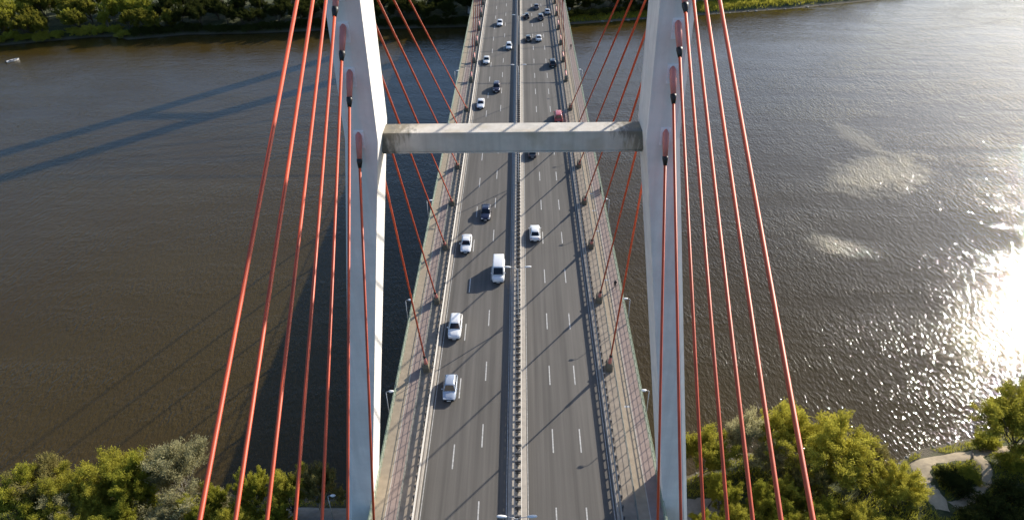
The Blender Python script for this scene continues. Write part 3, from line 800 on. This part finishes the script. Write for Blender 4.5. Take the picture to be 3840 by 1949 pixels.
# ------------------------------------------------------------------ people on the right cycleway
def person(x, y, z, rz, cloth, hair, label, stride=1):
    bm_pts = {'pelvis': (0, 0, .95), 'waist': (0, .01, 1.12), 'chest': (0, .02, 1.34), 'neck': (0, .02, 1.50), 'head': (0, .04, 1.60), 'crown': (0, .03, 1.73),
              'hipL': (-.09, 0, .92), 'kneeL': (-.10, .16 * stride, .52), 'ankL': (-.10, .20 * stride, .09), 'toeL': (-.10, .36 * stride, .04),
              'hipR': (.09, 0, .92), 'kneeR': (.10, -.04 * stride, .50), 'ankR': (.10, -.26 * stride, .12), 'toeR': (.10, -.13 * stride, .04),
              'shL': (-.19, .02, 1.42), 'elL': (-.25, -.08 * stride, 1.14), 'wrL': (-.26, -.02, .90), 'haL': (-.26, .02, .80),
              'shR': (.19, .02, 1.42), 'elR': (.25, .02, 1.13), 'wrR': (.26, .16 * stride, .94), 'haR': (.26, .21 * stride, .86)}
    rad = {'pelvis': (.15, .11), 'waist': (.14, .10), 'chest': (.17, .12), 'neck': (.06, .06), 'head': (.085, .10), 'crown': (.06, .07), 'hip': (.09, .09), 'knee': (.06, .06), 'ank': (.045, .045), 'toe': (.04, .03),
           'sh': (.065, .065), 'el': (.045, .045), 'wr': (.035, .035), 'ha': (.04, .03)}
    names = list(bm_pts); idx = {n: i for i, n in enumerate(names)}
    E = [('pelvis', 'waist'), ('waist', 'chest'), ('chest', 'neck'), ('neck', 'head'), ('head', 'crown')]
    for s in 'LR':
        E += [('pelvis', 'hip' + s), ('hip' + s, 'knee' + s), ('knee' + s, 'ank' + s), ('ank' + s, 'toe' + s), ('chest', 'sh' + s), ('sh' + s, 'el' + s), ('el' + s, 'wr' + s), ('wr' + s, 'ha' + s)]
    me = bpy.data.meshes.new("body_skeleton"); me.from_pydata([bm_pts[n] for n in names], [(idx[a], idx[b]) for a, b in E], [])
    tmp = bpy.data.objects.new("body_skeleton", me); COL.objects.link(tmp)
    sk = tmp.modifiers.new("skin", 'SKIN'); sk.use_smooth_shade = True
    for i, n in enumerate(names):
        k = n if n in rad else n[:-1]
        me.skin_vertices[0].data[i].radius = rad[k]
    me.skin_vertices[0].data[0].use_root = True
    sub = tmp.modifiers.new("subdivision", 'SUBSURF'); sub.levels = 1; sub.render_levels = 1
    dg = bpy.context.evaluated_depsgraph_get(); dg.update()
    m2 = bpy.data.meshes.new_from_object(tmp.evaluated_get(dg))
    bpy.data.objects.remove(tmp)
    m2.materials.clear(); m2.materials.append(cloth); m2.materials.append(M['skin']); m2.materials.append(hair)
    for p in m2.polygons:
        c = p.center
        if c.z > 1.53: p.material_index = 2 if (c.z > 1.66 or c.y < .03) else 1
        elif abs(c.x) > .2 and c.z < .88: p.material_index = 1
        else: p.material_index = 0
    r = bpy.data.objects.new("person", m2); COL.objects.link(r)
    r.location = (x, y, z); r.rotation_euler = (0, 0, rz)
    tag(r, label, "person")
cl_black = simple("cloth_black", (0.012, 0.013, 0.012), 0.9); cl_dark = simple("cloth_dark_blue", (0.02, 0.022, 0.03), 0.9); hair_d = simple("hair_dark", (0.02, 0.015, 0.01), 0.7)
person(15.75, 95.7, 0.15, 0.15, cl_black, hair_d, "person in black clothes walking on the right cycleway, nearest to the viewer")
person(15.7, 217.3, 0.15, 0.0, cl_black, hair_d, "person in dark clothes walking far up the right cycleway", -1)
person(15.9, 268.5, 0.15, math.pi, cl_dark, hair_d, "person in dark clothes at the far top of the right cycleway")

# ------------------------------------------------------------------ trees
def tree_meshes(seed, H, R, stems, nleaf, leaf_len, leaf_w, droop, bark, leaf, trunk_frac=0.28, bush=False):
    rg = random.Random(seed)
    wood = MB(); twigs = []
    def grow(p, d, ln, r, depth):
        n = 3 if depth < 2 else 2
        pts = [p]; q = p.copy(); dd = d.copy()
        for i in range(n):
            dd = (dd + Vector((rg.gauss(0, .10), rg.gauss(0, .10), rg.gauss(0.03, .06)))).normalized()
            q = q + dd * ln / n; pts.append(q.copy())
        if depth < 3: wood.tube(pts, [lerp(r, r * .55, i / n) for i in range(n + 1)], 7 if depth == 0 else 5, cap=False)
        if depth == 3:
            wood.tube(pts, [r, r * .7, r * .35], 3, cap=False)
            twigs.append((pts[0], pts[-1], dd.copy())); return
        kids = {0: rg.randint(4, 5), 1: rg.randint(4, 6), 2: rg.randint(4, 5)}[depth]
        for k in range(kids):
            t = rg.uniform(.45, 1.0) if k else 1.0
            b = p.lerp(q, t) if depth else pts[min(n, int(t * n))]
            ang = rg.uniform(0, 2 * math.pi)
            u = dd.orthogonal().normalized(); v = dd.cross(u)
            spread = {0: rg.uniform(.45, .95), 1: rg.uniform(.5, .95), 2: rg.uniform(.5, 1.1)}[depth]
            nd = (dd + (u * math.cos(ang) + v * math.sin(ang)) * spread + Vector((0, 0, .12))).normalized()
            if k == 0: nd = (dd * 2 + nd).normalized()
            l2 = {0: H * .34, 1: H * .24, 2: H * .15}[depth] * rg.uniform(.75, 1.2)
            grow(b, nd, l2, r * .5, depth + 1)
    for s in range(stems):
        a = rg.uniform(0, 6.28)
        lean = rg.uniform(.15, .45) if stems > 1 else rg.uniform(0, .12)
        grow(Vector((rg.uniform(-.3, .3), rg.uniform(-.3, .3), -0.4)), Vector((math.cos(a) * lean, math.sin(a) * lean, 1)).normalized(), H * trunk_frac, H * .022 / (stems ** .4), 0)
    A = np.array([t[0] for t in twigs]); B = np.array([t[1] for t in twigs]); D = np.array([t[2] for t in twigs])
    # fit the crown to the wanted height and radius
    zs = max(B[:, 2].max(), A[:, 2].max()); rs = np.percentile(np.hypot(B[:, 0], B[:, 1]), 92)
    fz, fr = (H - leaf_len * .5) / zs, (R - leaf_len * .3) / rs
    sc = np.array([fr, fr, fz]); A, B = A * sc, B * sc
    wood.v = [(x * fr, y * fr, z * fz) for x, y, z in wood.v]
    g = np.random.default_rng(seed)
    k = g.integers(0, len(A), nleaf); t = g.random(nleaf)[:, None] ** 0.8
    P = A[k] * (1 - t * 1.1) + B[k] * t * 1.1 + g.normal(0, 1, (nleaf, 3)) * np.array([.17, .17, .15]) * (R / 4)
    axis = D[k] * .8 + g.normal(0, .55, (nleaf, 3)) + np.array([0, 0, .35 - droop])
    axis /= np.linalg.norm(axis, axis=1)[:, None]
    rd = g.normal(0, 1, (nleaf, 3)); side = np.cross(axis, rd); side /= np.linalg.norm(side, axis=1)[:, None]
    ll = leaf_len * g.uniform(.6, 1.3, nleaf)[:, None]; lw = leaf_w * g.uniform(.7, 1.3, nleaf)[:, None]
    V = np.stack([P - axis * ll * .5, P + side * lw * .5, P + axis * ll * .5, P - side * lw * .5], 1).reshape(-1, 3)
    V[:, 2] = np.maximum(V[:, 2], 0.05)
    F = np.arange(nleaf * 4).reshape(-1, 4)
    return wood.mesh("trunk", bark, True), np_mesh("crown", V, F, leaf)
TV = {}
def variant(kind, i):
    key = (kind, i)
    if key in TV: return TV[key]
    sd0 = hash_(kind) * 10 + i
    if kind == 'yellow': t = tree_meshes(sd0, 10, 4.2, 3, 34000, .36, .08, .25, M['bark'], LEAF['yellow'], .22)
    elif kind == 'green': t = tree_meshes(sd0, 10, 4.0, 2, 34000, .34, .085, .0, M['bark'], LEAF['green'], .22)
    elif kind == 'silver': t = tree_meshes(sd0, 10, 4.4, 3, 30000, .36, .07, -.15, M['bark_pale'], LEAF['silver'], .20)
    elif kind == 'olive': t = tree_meshes(sd0, 10, 4.0, 2, 18000, .42, .08, -.1, M['bark_pale'], LEAF['olive'], .22)
    elif kind == 'dark': t = tree_meshes(sd0, 10, 4.5, 2, 15000, .50, .15, .1, M['bark'], LEAF['dark'], .25)
    elif kind == 'farlit': t = tree_meshes(sd0, 10, 4.6, 2, 12000, .60, .20, .1, M['bark'], LEAF['farlit'], .22)
    elif kind == 'farolive': t = tree_meshes(sd0, 10, 4.6, 2, 11000, .60, .18, .1, M['bark_pale'], LEAF['green'], .22)
    elif kind.startswith('bush_'): t = tree_meshes(sd0, 10, 8.0, 5, 9000, 1.0, .30, .1, M['bark'], LEAF[kind[5:]], .10)
    TV[key] = t
    return t
def hash_(s): return sum(ord(c) * (i + 3) for i, c in enumerate(s))
tcount = [0]
def tree(name, kind, i, x, y, H, R, label, group, cat="tree", rz=None, baseR=4.2):
    tr, cr = variant(kind, i)
    tcount[0] += 1
    if y < 120: x, y = kx(x), ky(y)
    r = empty(name, (x, y, gz(x, y) - 0.05), rz if rz is not None else (tcount[0] * 2.399) % 6.283)
    tag(r, label, cat, group)
    r.scale = (R / baseR, R / baseR, H / 10)
    inst("trunk", tr, r); inst("crown", cr, r)
    return r
near = [
 ('olive', -65.36, 64.3, 4, 9, "brownish sparse willow at the left edge of the near bank"),
 ('yellow', -57.24, 66.33, 4, 9.5, "yellow green willow on the left bank, left of the bright green one"),
 ('green', -52.69, 67.04, 3.6, 10, "bright green tree behind the large silvery willow on the left bank"),
 ('silver', -47.57, 66.6, 5.0, 10.5, "large silvery grey willow in the middle of the left bank"),
 ('yellow', -58.09, 63.4, 2.6, 7.5, "small bright yellow willow in front on the left bank"),
 ('silver', -61.89, 61.0, 3.4, 7, "silvery bushy willow at the bottom left corner"),
 ('green', -67.42, 61.6, 4, 8, "green tree cut off by the lower left corner"),
 ('green', -36.35, 65.0, 2.3, 8.5, "narrow green tree between two cables left of the bridge"),
 ('yellow', -31.47, 64.6, 2.9, 8, "yellow green willow near the left pylon leg"),
 ('olive', -27.9, 65.6, 2.8, 9, "olive feathery willow closest to the left pylon leg"),
 ('yellow', 27.0, 72.0, 3.4, 9.5, "yellow green willow close to the right pylon leg at the water"),
 ('silver', 33.9, 73.4, 3.6, 10, "silvery grey willow on the right bank between the cables"),
 ('yellow', 38.66, 74.6, 4.4, 11, "tall yellow green willow behind the outermost right cable"),
 ('yellow', 44.61, 70.9, 5.2, 11, "large rounded yellow willow right of the outermost cable"),
 ('olive', 50.2, 70.0, 2.4, 7.5, "thin olive willow at the little inlet on the right bank"),
 ('yellow', 51.89, 64.9, 3.2, 7.5, "drooping yellow green willow left of the sandy path"),
 ('olive', 40.38, 66.8, 3, 7, "brownish willow in front of the large yellow willow"),
 ('green', 27.86, 65.0, 2.6, 6, "low green tree at the foot of the right pylon leg"),
 ('green', 32.26, 64.2, 3, 6, "dense green bushy tree at the bottom right of the pylon"),
 ('yellow', 36.06, 65.0, 2.4, 6, "small yellow green willow between the two outer right cables"),
 ('green', 40.69, 62.0, 3.0, 6, "green tree at the bottom edge below the large yellow willow"),
 ('yellow', 44.72, 60.1, 3, 6, "yellow willow at the bottom edge right of the cables"),
 ('yellow', 74.0, 75.4, 5.6, 12, "tall open yellow green willow at the right edge by the path"),
 ('yellow', 80.8, 75.0, 5, 12.5, "willow cut off by the right edge, outermost on the right bank")]
near += [
 ('yellow', -62.0, 63.6, 3.0, 8.4, "yellow green willow between the brownish and the tall willow on the left bank"),
 ('green', -41.5, 64.0, 2.2, 6.2, "small green tree right beside the large silvery willow"),
 ('green', -64.9, 60.4, 3.4, 6.5, "green bushy tree at the bottom edge left of the corner shrubs"),
 ('yellow', -57.9, 59.2, 3.2, 6.5, "yellow green tree at the bottom edge under the yellow willow"),
 ('green', -52.1, 60.6, 3.2, 6.5, "green bushy tree at the bottom edge below the bright green tree"),
 ('silver', -46.6, 59.2, 3.2, 6.0, "silvery bush tree at the bottom edge below the large silvery willow"),
 ('green', -42.0, 60.6, 3.0, 6.5, "green bushy tree at the bottom edge behind the outermost left cable"),
 ('yellow', -37.6, 59.8, 2.8, 6.0, "yellow green tree at the bottom edge between the outer left cables"),
 ('green', -32.6, 59.6, 2.6, 5.5, "low green tree at the bottom edge between the inner left cables"),
 ('green', 25.6, 60.2, 2.6, 5.0, "low green tree at the bottom edge beside the right pylon leg"),
 ('yellow', 29.6, 60.2, 2.8, 5.5, "low yellow green tree at the bottom edge behind the right cables"),
 ('green', 34.8, 60.3, 2.8, 5.5, "low green tree at the bottom edge between the outer right cables"),
 ('yellow', 38.1, 58.9, 2.8, 5.5, "low yellow tree at the bottom edge beside the outermost right cable"),
 ('green', 48.4, 59.0, 2.8, 5.0, "low green tree at the bottom edge under the drooping willow")]
for i, (k, x, y, R, H, lab) in enumerate(near):
    tree("willow_tree" if k != 'green' else "green_tree", k, i % 2, x, y, H * 1.0, R * (1.32 if x < -45 else 1.18), lab, "trees on the near bank")
shr = [('dark', 61.4, 69.8, 1.6, 2.1, "dark shrub inside the bend of the sandy path, on the left"), ('green', 64.6, 70.6, 1.3, 2.0, "low green shrub inside the bend of the sandy path, on the right"),
       ('dark', 62.4, 68.2, 1.6, 2.0, "dark shrub at the lower tip inside the path bend"),
       ('green', 55.2, 66.3, 1.9, 1.6, "low green bush left of the lower end of the path"), ('green', 70.5, 76.9, 2.6, 2.0, "green bush between the path and the water at the right edge"),
       ('green', 71.6, 71.6, 1.8, 2.2, "low green shrub right of the sandy track"), ('dark', 68.6, 66.2, 2.6, 2.6, "dark shrub at the right bottom, upper of the cluster"), ('dark', 64.6, 64.2, 3, 2.6, "dark shrub at the right bottom, middle of the cluster"),
       ('dark', 60.9, 62.0, 2.6, 2.4, "dark shrub at the bottom edge below the path"), ('dark', 66.5, 61.5, 3, 3, "dark shrub in the lower right corner"),
       ('silver', -42.1, 65.2, 3, 2.0, "small silvery shrub right of the large silvery willow"), ('green', -43.7, 62.2, 4, 2.6, "green bush at the bottom edge below the silvery willow"),
       ('green', -37.7, 61.8, 4.5, 2.8, "green bush at the bottom edge below the narrow tree"), ('yellow', -33.4, 61.6, 3.6, 2.4, "yellow green bush at the bottom edge near the left pylon leg"),
       ('green', -49.5, 61.8, 4, 2.6, "green bush at the bottom edge left of the silvery willow"), ('yellow', -54.9, 62.4, 4, 2.4, "yellow bush low on the left bank")]
for i, (k, x, y, H, R, lab) in enumerate(shr):
    tree("shrub", 'bush_' + k, 0, x, y, H, R, lab, "shrubs on the near bank", "shrub", baseR=8.0)

# far bank wood: rows of trees behind a fringe of shrubs
rf = random.Random(5)
_u = ["", "first", "second", "third", "fourth", "fifth", "sixth", "seventh", "eighth", "ninth"]
NTH = _u[1:] + ["tenth", "eleventh", "twelfth", "thirteenth", "fourteenth", "fifteenth", "sixteenth", "seventeenth", "eighteenth", "nineteenth"]
for _t, _e in (("twenty", "twentieth"), ("thirty", "thirtieth"), ("forty", "fortieth"), ("fifty", "fiftieth")):
    NTH += [_e] + [_t + "-" + q for q in _u[1:]]
KW = {'farlit': "yellow green", 'farolive': "mid green", 'dark': "dark green"}
def far_tree(kind, i, x, d, H, R, lab, bush=False):
    y = float(yF(x)) + d
    if bush: tree("bank_shrub", 'bush_' + kind, 0, x, y, H, R, lab, "shrubs along the far bank", "shrub", baseR=8.0)
    else: tree("wood_tree", kind, i, x, y, H, R, lab, "trees along the far bank", baseR=4.6)
def far_row(xs_, d, H, R, row, side, kinds, slope=0.0):
    for n, x in enumerate(xs_):
        k = kinds(float(x)); x = float(x) + rf.uniform(-2.5, 2.5)
        far_tree(k, rf.randint(0, 1), x, d + slope * max(0, x - 60) + rf.uniform(-1, 1.5), H * rf.uniform(.82, 1.2), R * rf.uniform(.85, 1.2),
                 "%s tree, %s from the bridge, %s row, far %s wood" % (KW[k], NTH[n], row, side))
def left_kind(x): return ('farlit' if rf.random() < .6 else 'farolive') if x < -139 else ('dark' if rf.random() < .86 else 'farolive')
for d, H, R, row, st in ((5, 8, 4.6, "front", 7.5), (13, 11, 5.2, "second", 8.5), (24, 14, 5.6, "third", 9.5), (38, 15, 6, "back", 11)):
    far_row(np.arange(-20, -285, -st), d, H, R, row, "left", left_kind)
for d, H, R, row, st in ((10, 8, 4.4, "front", 7.5), (17, 11, 5.0, "second", 8.5), (26, 13, 5.5, "back", 9.5)):
    far_row(np.arange(21, 165, st), d, H, R, row, "right", lambda x: 'dark', 0.16)
for n, x in enumerate(np.arange(-18, -280, -5.2)):
    k = ('yellow' if rf.random() < .5 else 'green') if x < -150 else 'dark'
    if n < 51: far_tree(k, 0, float(x), 1.6 + rf.uniform(0, 1.2), rf.uniform(2.2, 4.2), rf.uniform(3.0, 4.2),
             "%s overhanging the water on the far left bank, %s from the bridge" % ({'yellow': "yellow shrub", 'green': "green shrub", 'dark': "dark shrub"}[k], NTH[n]), True)
for n, x in enumerate(np.arange(19, 62, 5.2)):
    far_tree('dark', 0, float(x), 4 + rf.uniform(0, 1.2), rf.uniform(2, 3.6), rf.uniform(2.8, 3.6), "dark shrub on the far right bank, %s from the bridge" % NTH[n], True)
for n, x in enumerate(np.arange(-14, 20, 7.0)):
    far_tree('dark', 0, float(x), 6 + rf.uniform(0, 4), 7, 4, "low dark tree under the far end of the bridge, %s from the left" % NTH[n])

# ------------------------------------------------------------------ grass (uncountable) and small things on the banks
def grass(name, n, region, hmin, hmax, wd, mat, label, seed):
    g = np.random.default_rng(seed)
    P = region(g, n)
    z = np.array([gz(a, b) for a, b in P])
    h = g.uniform(hmin, hmax, len(P)); ang = g.uniform(0, 6.283, len(P)); lean = g.normal(0, .35, (len(P), 2)) * h[:, None]
    dx, dy = np.cos(ang) * wd, np.sin(ang) * wd
    b0 = np.stack([P[:, 0] - dx, P[:, 1] - dy, z - .03], 1); b1 = np.stack([P[:, 0] + dx, P[:, 1] + dy, z - .03], 1)
    tp = np.stack([P[:, 0] + lean[:, 0], P[:, 1] + lean[:, 1], z + h], 1)
    V = np.stack([b0, b1, tp], 1).reshape(-1, 3); F = np.arange(len(P) * 3).reshape(-1, 3)
    o = bpy.data.objects.new(name, np_mesh(name, V, F, mat)); COL.objects.link(o)
    tag(o, label, "grass", kind='stuff')
def seg_dist(P, pts):
    d = np.full(len(P), 1e9)
    for a, b in zip(pts[:-1], pts[1:]):
        a, b = np.array(a), np.array(b); t = np.clip(((P - a) @ (b - a)) / ((b - a) @ (b - a)), 0, 1)
        d = np.minimum(d, np.linalg.norm(P - (a + t[:, None] * (b - a)), axis=1))
    return d
c1 = [(kx((a[0] + b[0]) / 2), ky((a[1] + b[1]) / 2)) for a, b in pa]; c2 = [(kx((a[0] + b[0]) / 2), ky((a[1] + b[1]) / 2)) for a, b in pb]
def reg_right(g, n):
    P = np.stack([g.uniform(20, 90, n), g.uniform(54, 81, n)], 1)
    d = yN(P[:, 0]) - P[:, 1]
    keep = (d > 0.5) & (seg_dist(P, c1) > 1.25) & (seg_dist(P, c2) > 0.85) & (np.sin(P[:, 0] * .8) + np.sin(P[:, 1] * 1.1 + P[:, 0] * .3) > -1.0)
    keep &= ~((P[:, 0] < 32) & (P[:, 1] > 60.4) & (P[:, 1] < 65))
    return P[keep]
grass("bank_grass", 60000, reg_right, .25, .75, .05, LEAF['green'], "tall green grass on the right near bank around the path", 3)
def reg_left(g, n):
    P = np.stack([g.uniform(-90, -20, n), g.uniform(54, 68, n)], 1)
    d = yN(P[:, 0]) - P[:, 1]
    return P[(d > 0.5) & ~((P[:, 0] > -37) & (P[:, 1] > 60.4) & (P[:, 1] < 64.5))]
grass("bank_grass", 25000, reg_left, .25, .8, .05, LEAF['green'], "tall green grass below the trees on the left near bank", 4)
def reg_far(g, n):
    x = g.uniform(20, 170, n); d = g.uniform(1.5, 10, n) + np.maximum(0, (x - 60) * .10) * g.random(n)
    return np.stack([x, yF(x) + d], 1)
grass("shore_grass", 26000, reg_far, .4, 1.2, .14, LEAF['yellow'], "sunlit yellow green grass strip along the far right shore", 5)

def log(pts, r, label):
    o = MB().tube([(kx(x), ky(y), gz(kx(x), ky(y)) + dz) for x, y, dz in pts], [r * (1 - .25 * i / (len(pts) - 1)) for i in range(len(pts))], 7).build("fallen_log", M['log'], smooth=True)
    tag(o, label, "log", "logs beside the sandy path")
log([(66.9, 73.3, .3), (67.6, 74.4, .35), (68.3, 75.6, .25)], .11, "dark log lying across the sandy path")
log([(57.0, 72.6, .2), (57.4, 70.8, .22), (57.5, 68.6, .2)], .08, "thin dark log along the left edge of the sandy path")
log([(45.2, 63.8, .3), (47.0, 65.0, .5), (48.9, 66.6, .9), (50.1, 67.2, .8)], .10, "bent dead branch between the yellow willows on the right bank")
log([(24.4, 63.0, .3), (26.0, 64.6, .5), (27.4, 66.2, .6)], .10, "fallen trunk at the foot of the right pylon leg")
rs = random.Random(11)
def stone_mesh(seed):
    g = random.Random(seed); mb = MB()
    rings = []
    for z, r in ((-.3, .7), (0, 1.0), (.35, .85), (.6, .4)):
        rings.append([(r * math.cos(a * math.pi / 3.5) * g.uniform(.75, 1.2), r * math.sin(a * math.pi / 3.5) * g.uniform(.75, 1.2), z * g.uniform(.8, 1.2)) for a in range(7)])
    return mb.loft(rings).mesh("boulder", M['stone'])
smm = [stone_mesh(i) for i in range(4)]
for i in range(12):
    x = (55.0, 57.2, 58.9, 61.0, 63.8, 66.5, 71.0, 24.0, 26.5, 29.0, 30.6, 32.4)[i]; x = kx(x); d = rs.uniform(.1, .6)
    y = float(yN(x)) - d; s = rs.uniform(.16, .34)
    o = inst("boulder", smm[i % 4], None, (x, y, gz(x, y)), rs.uniform(0, 6), (s, s, s * .8))
    tag(o, ("grey boulder on the waterline below the sandy path, %s from the left" % NTH[i]) if i < 7 else ("grey boulder on the shore right of the near pylon, %s from the pylon" % NTH[i - 7]), "boulder", "boulders on the right near shore")
for i in range(18):
    x = 32 + 5.6 * i + rs.uniform(-1.5, 1.5); y = float(yF(x)) + rs.uniform(-.2, .8); s = rs.uniform(.35, .8)
    o = inst("boulder", smm[i % 4], None, (x, y, gz(x, y)), rs.uniform(0, 6), (s, s, s * .7))
    tag(o, "boulder on the far right shore, %s out from the bridge" % NTH[i], "boulder", "boulders on the far shore")

# ------------------------------------------------------------------ boat
bt = empty("motor_boat", (kx(-187.9), ky(263.9), WZ), math.radians(-36))
bt.scale = (.85, .85, .85)
tag(bt, "small white motor boat on the river near the far left bank", "boat")
rings = []
for y, w, zk in ((-2.4, .85, -.15), (-1.2, .98, -.22), (0.3, .98, -.22), (1.5, .72, -.15), (2.3, .30, .05), (2.6, .05, .3)):
    rings.append([(-w, y, .55 + max(0, y) * .06), (-w * .75, y, -.02 + max(0, zk)), (0, y, zk), (w * .75, y, -.02 + max(0, zk)), (w, y, .55 + max(0, y) * .06), (w * .82, y, .50 + max(0, y) * .06), (w * .6, y, .22), (-w * .6, y, .22), (-w * .82, y, .50 + max(0, y) * .06)])
MB().loft(rings).build("hull", M['hull'], bt, smooth=False)
MB().box(-.62, .62, -1.0, -.6, .22, .55).build("seat", M['black_trim'], bt)
MB().loft([[(-.6, .5, .4), (.6, .5, .4), (.55, .75, .4), (-.55, .75, .4)], [(-.5, .35, .95), (.5, .35, .95), (.5, .40, .95), (-.5, .40, .95)]]).build("windscreen", M['glass'], bt)
MB().loft([[(-.16, -2.75, -.3), (.16, -2.75, -.3), (.16, -2.42, -.3), (-.16, -2.42, -.3)], [(-.2, -2.85, .5), (.2, -2.85, .5), (.2, -2.42, .5), (-.2, -2.42, .5)],
           [(-.16, -2.8, .95), (.16, -2.8, .95), (.16, -2.45, .95), (-.16, -2.45, .95)]]).build("outboard_motor", M['black_trim'], bt)
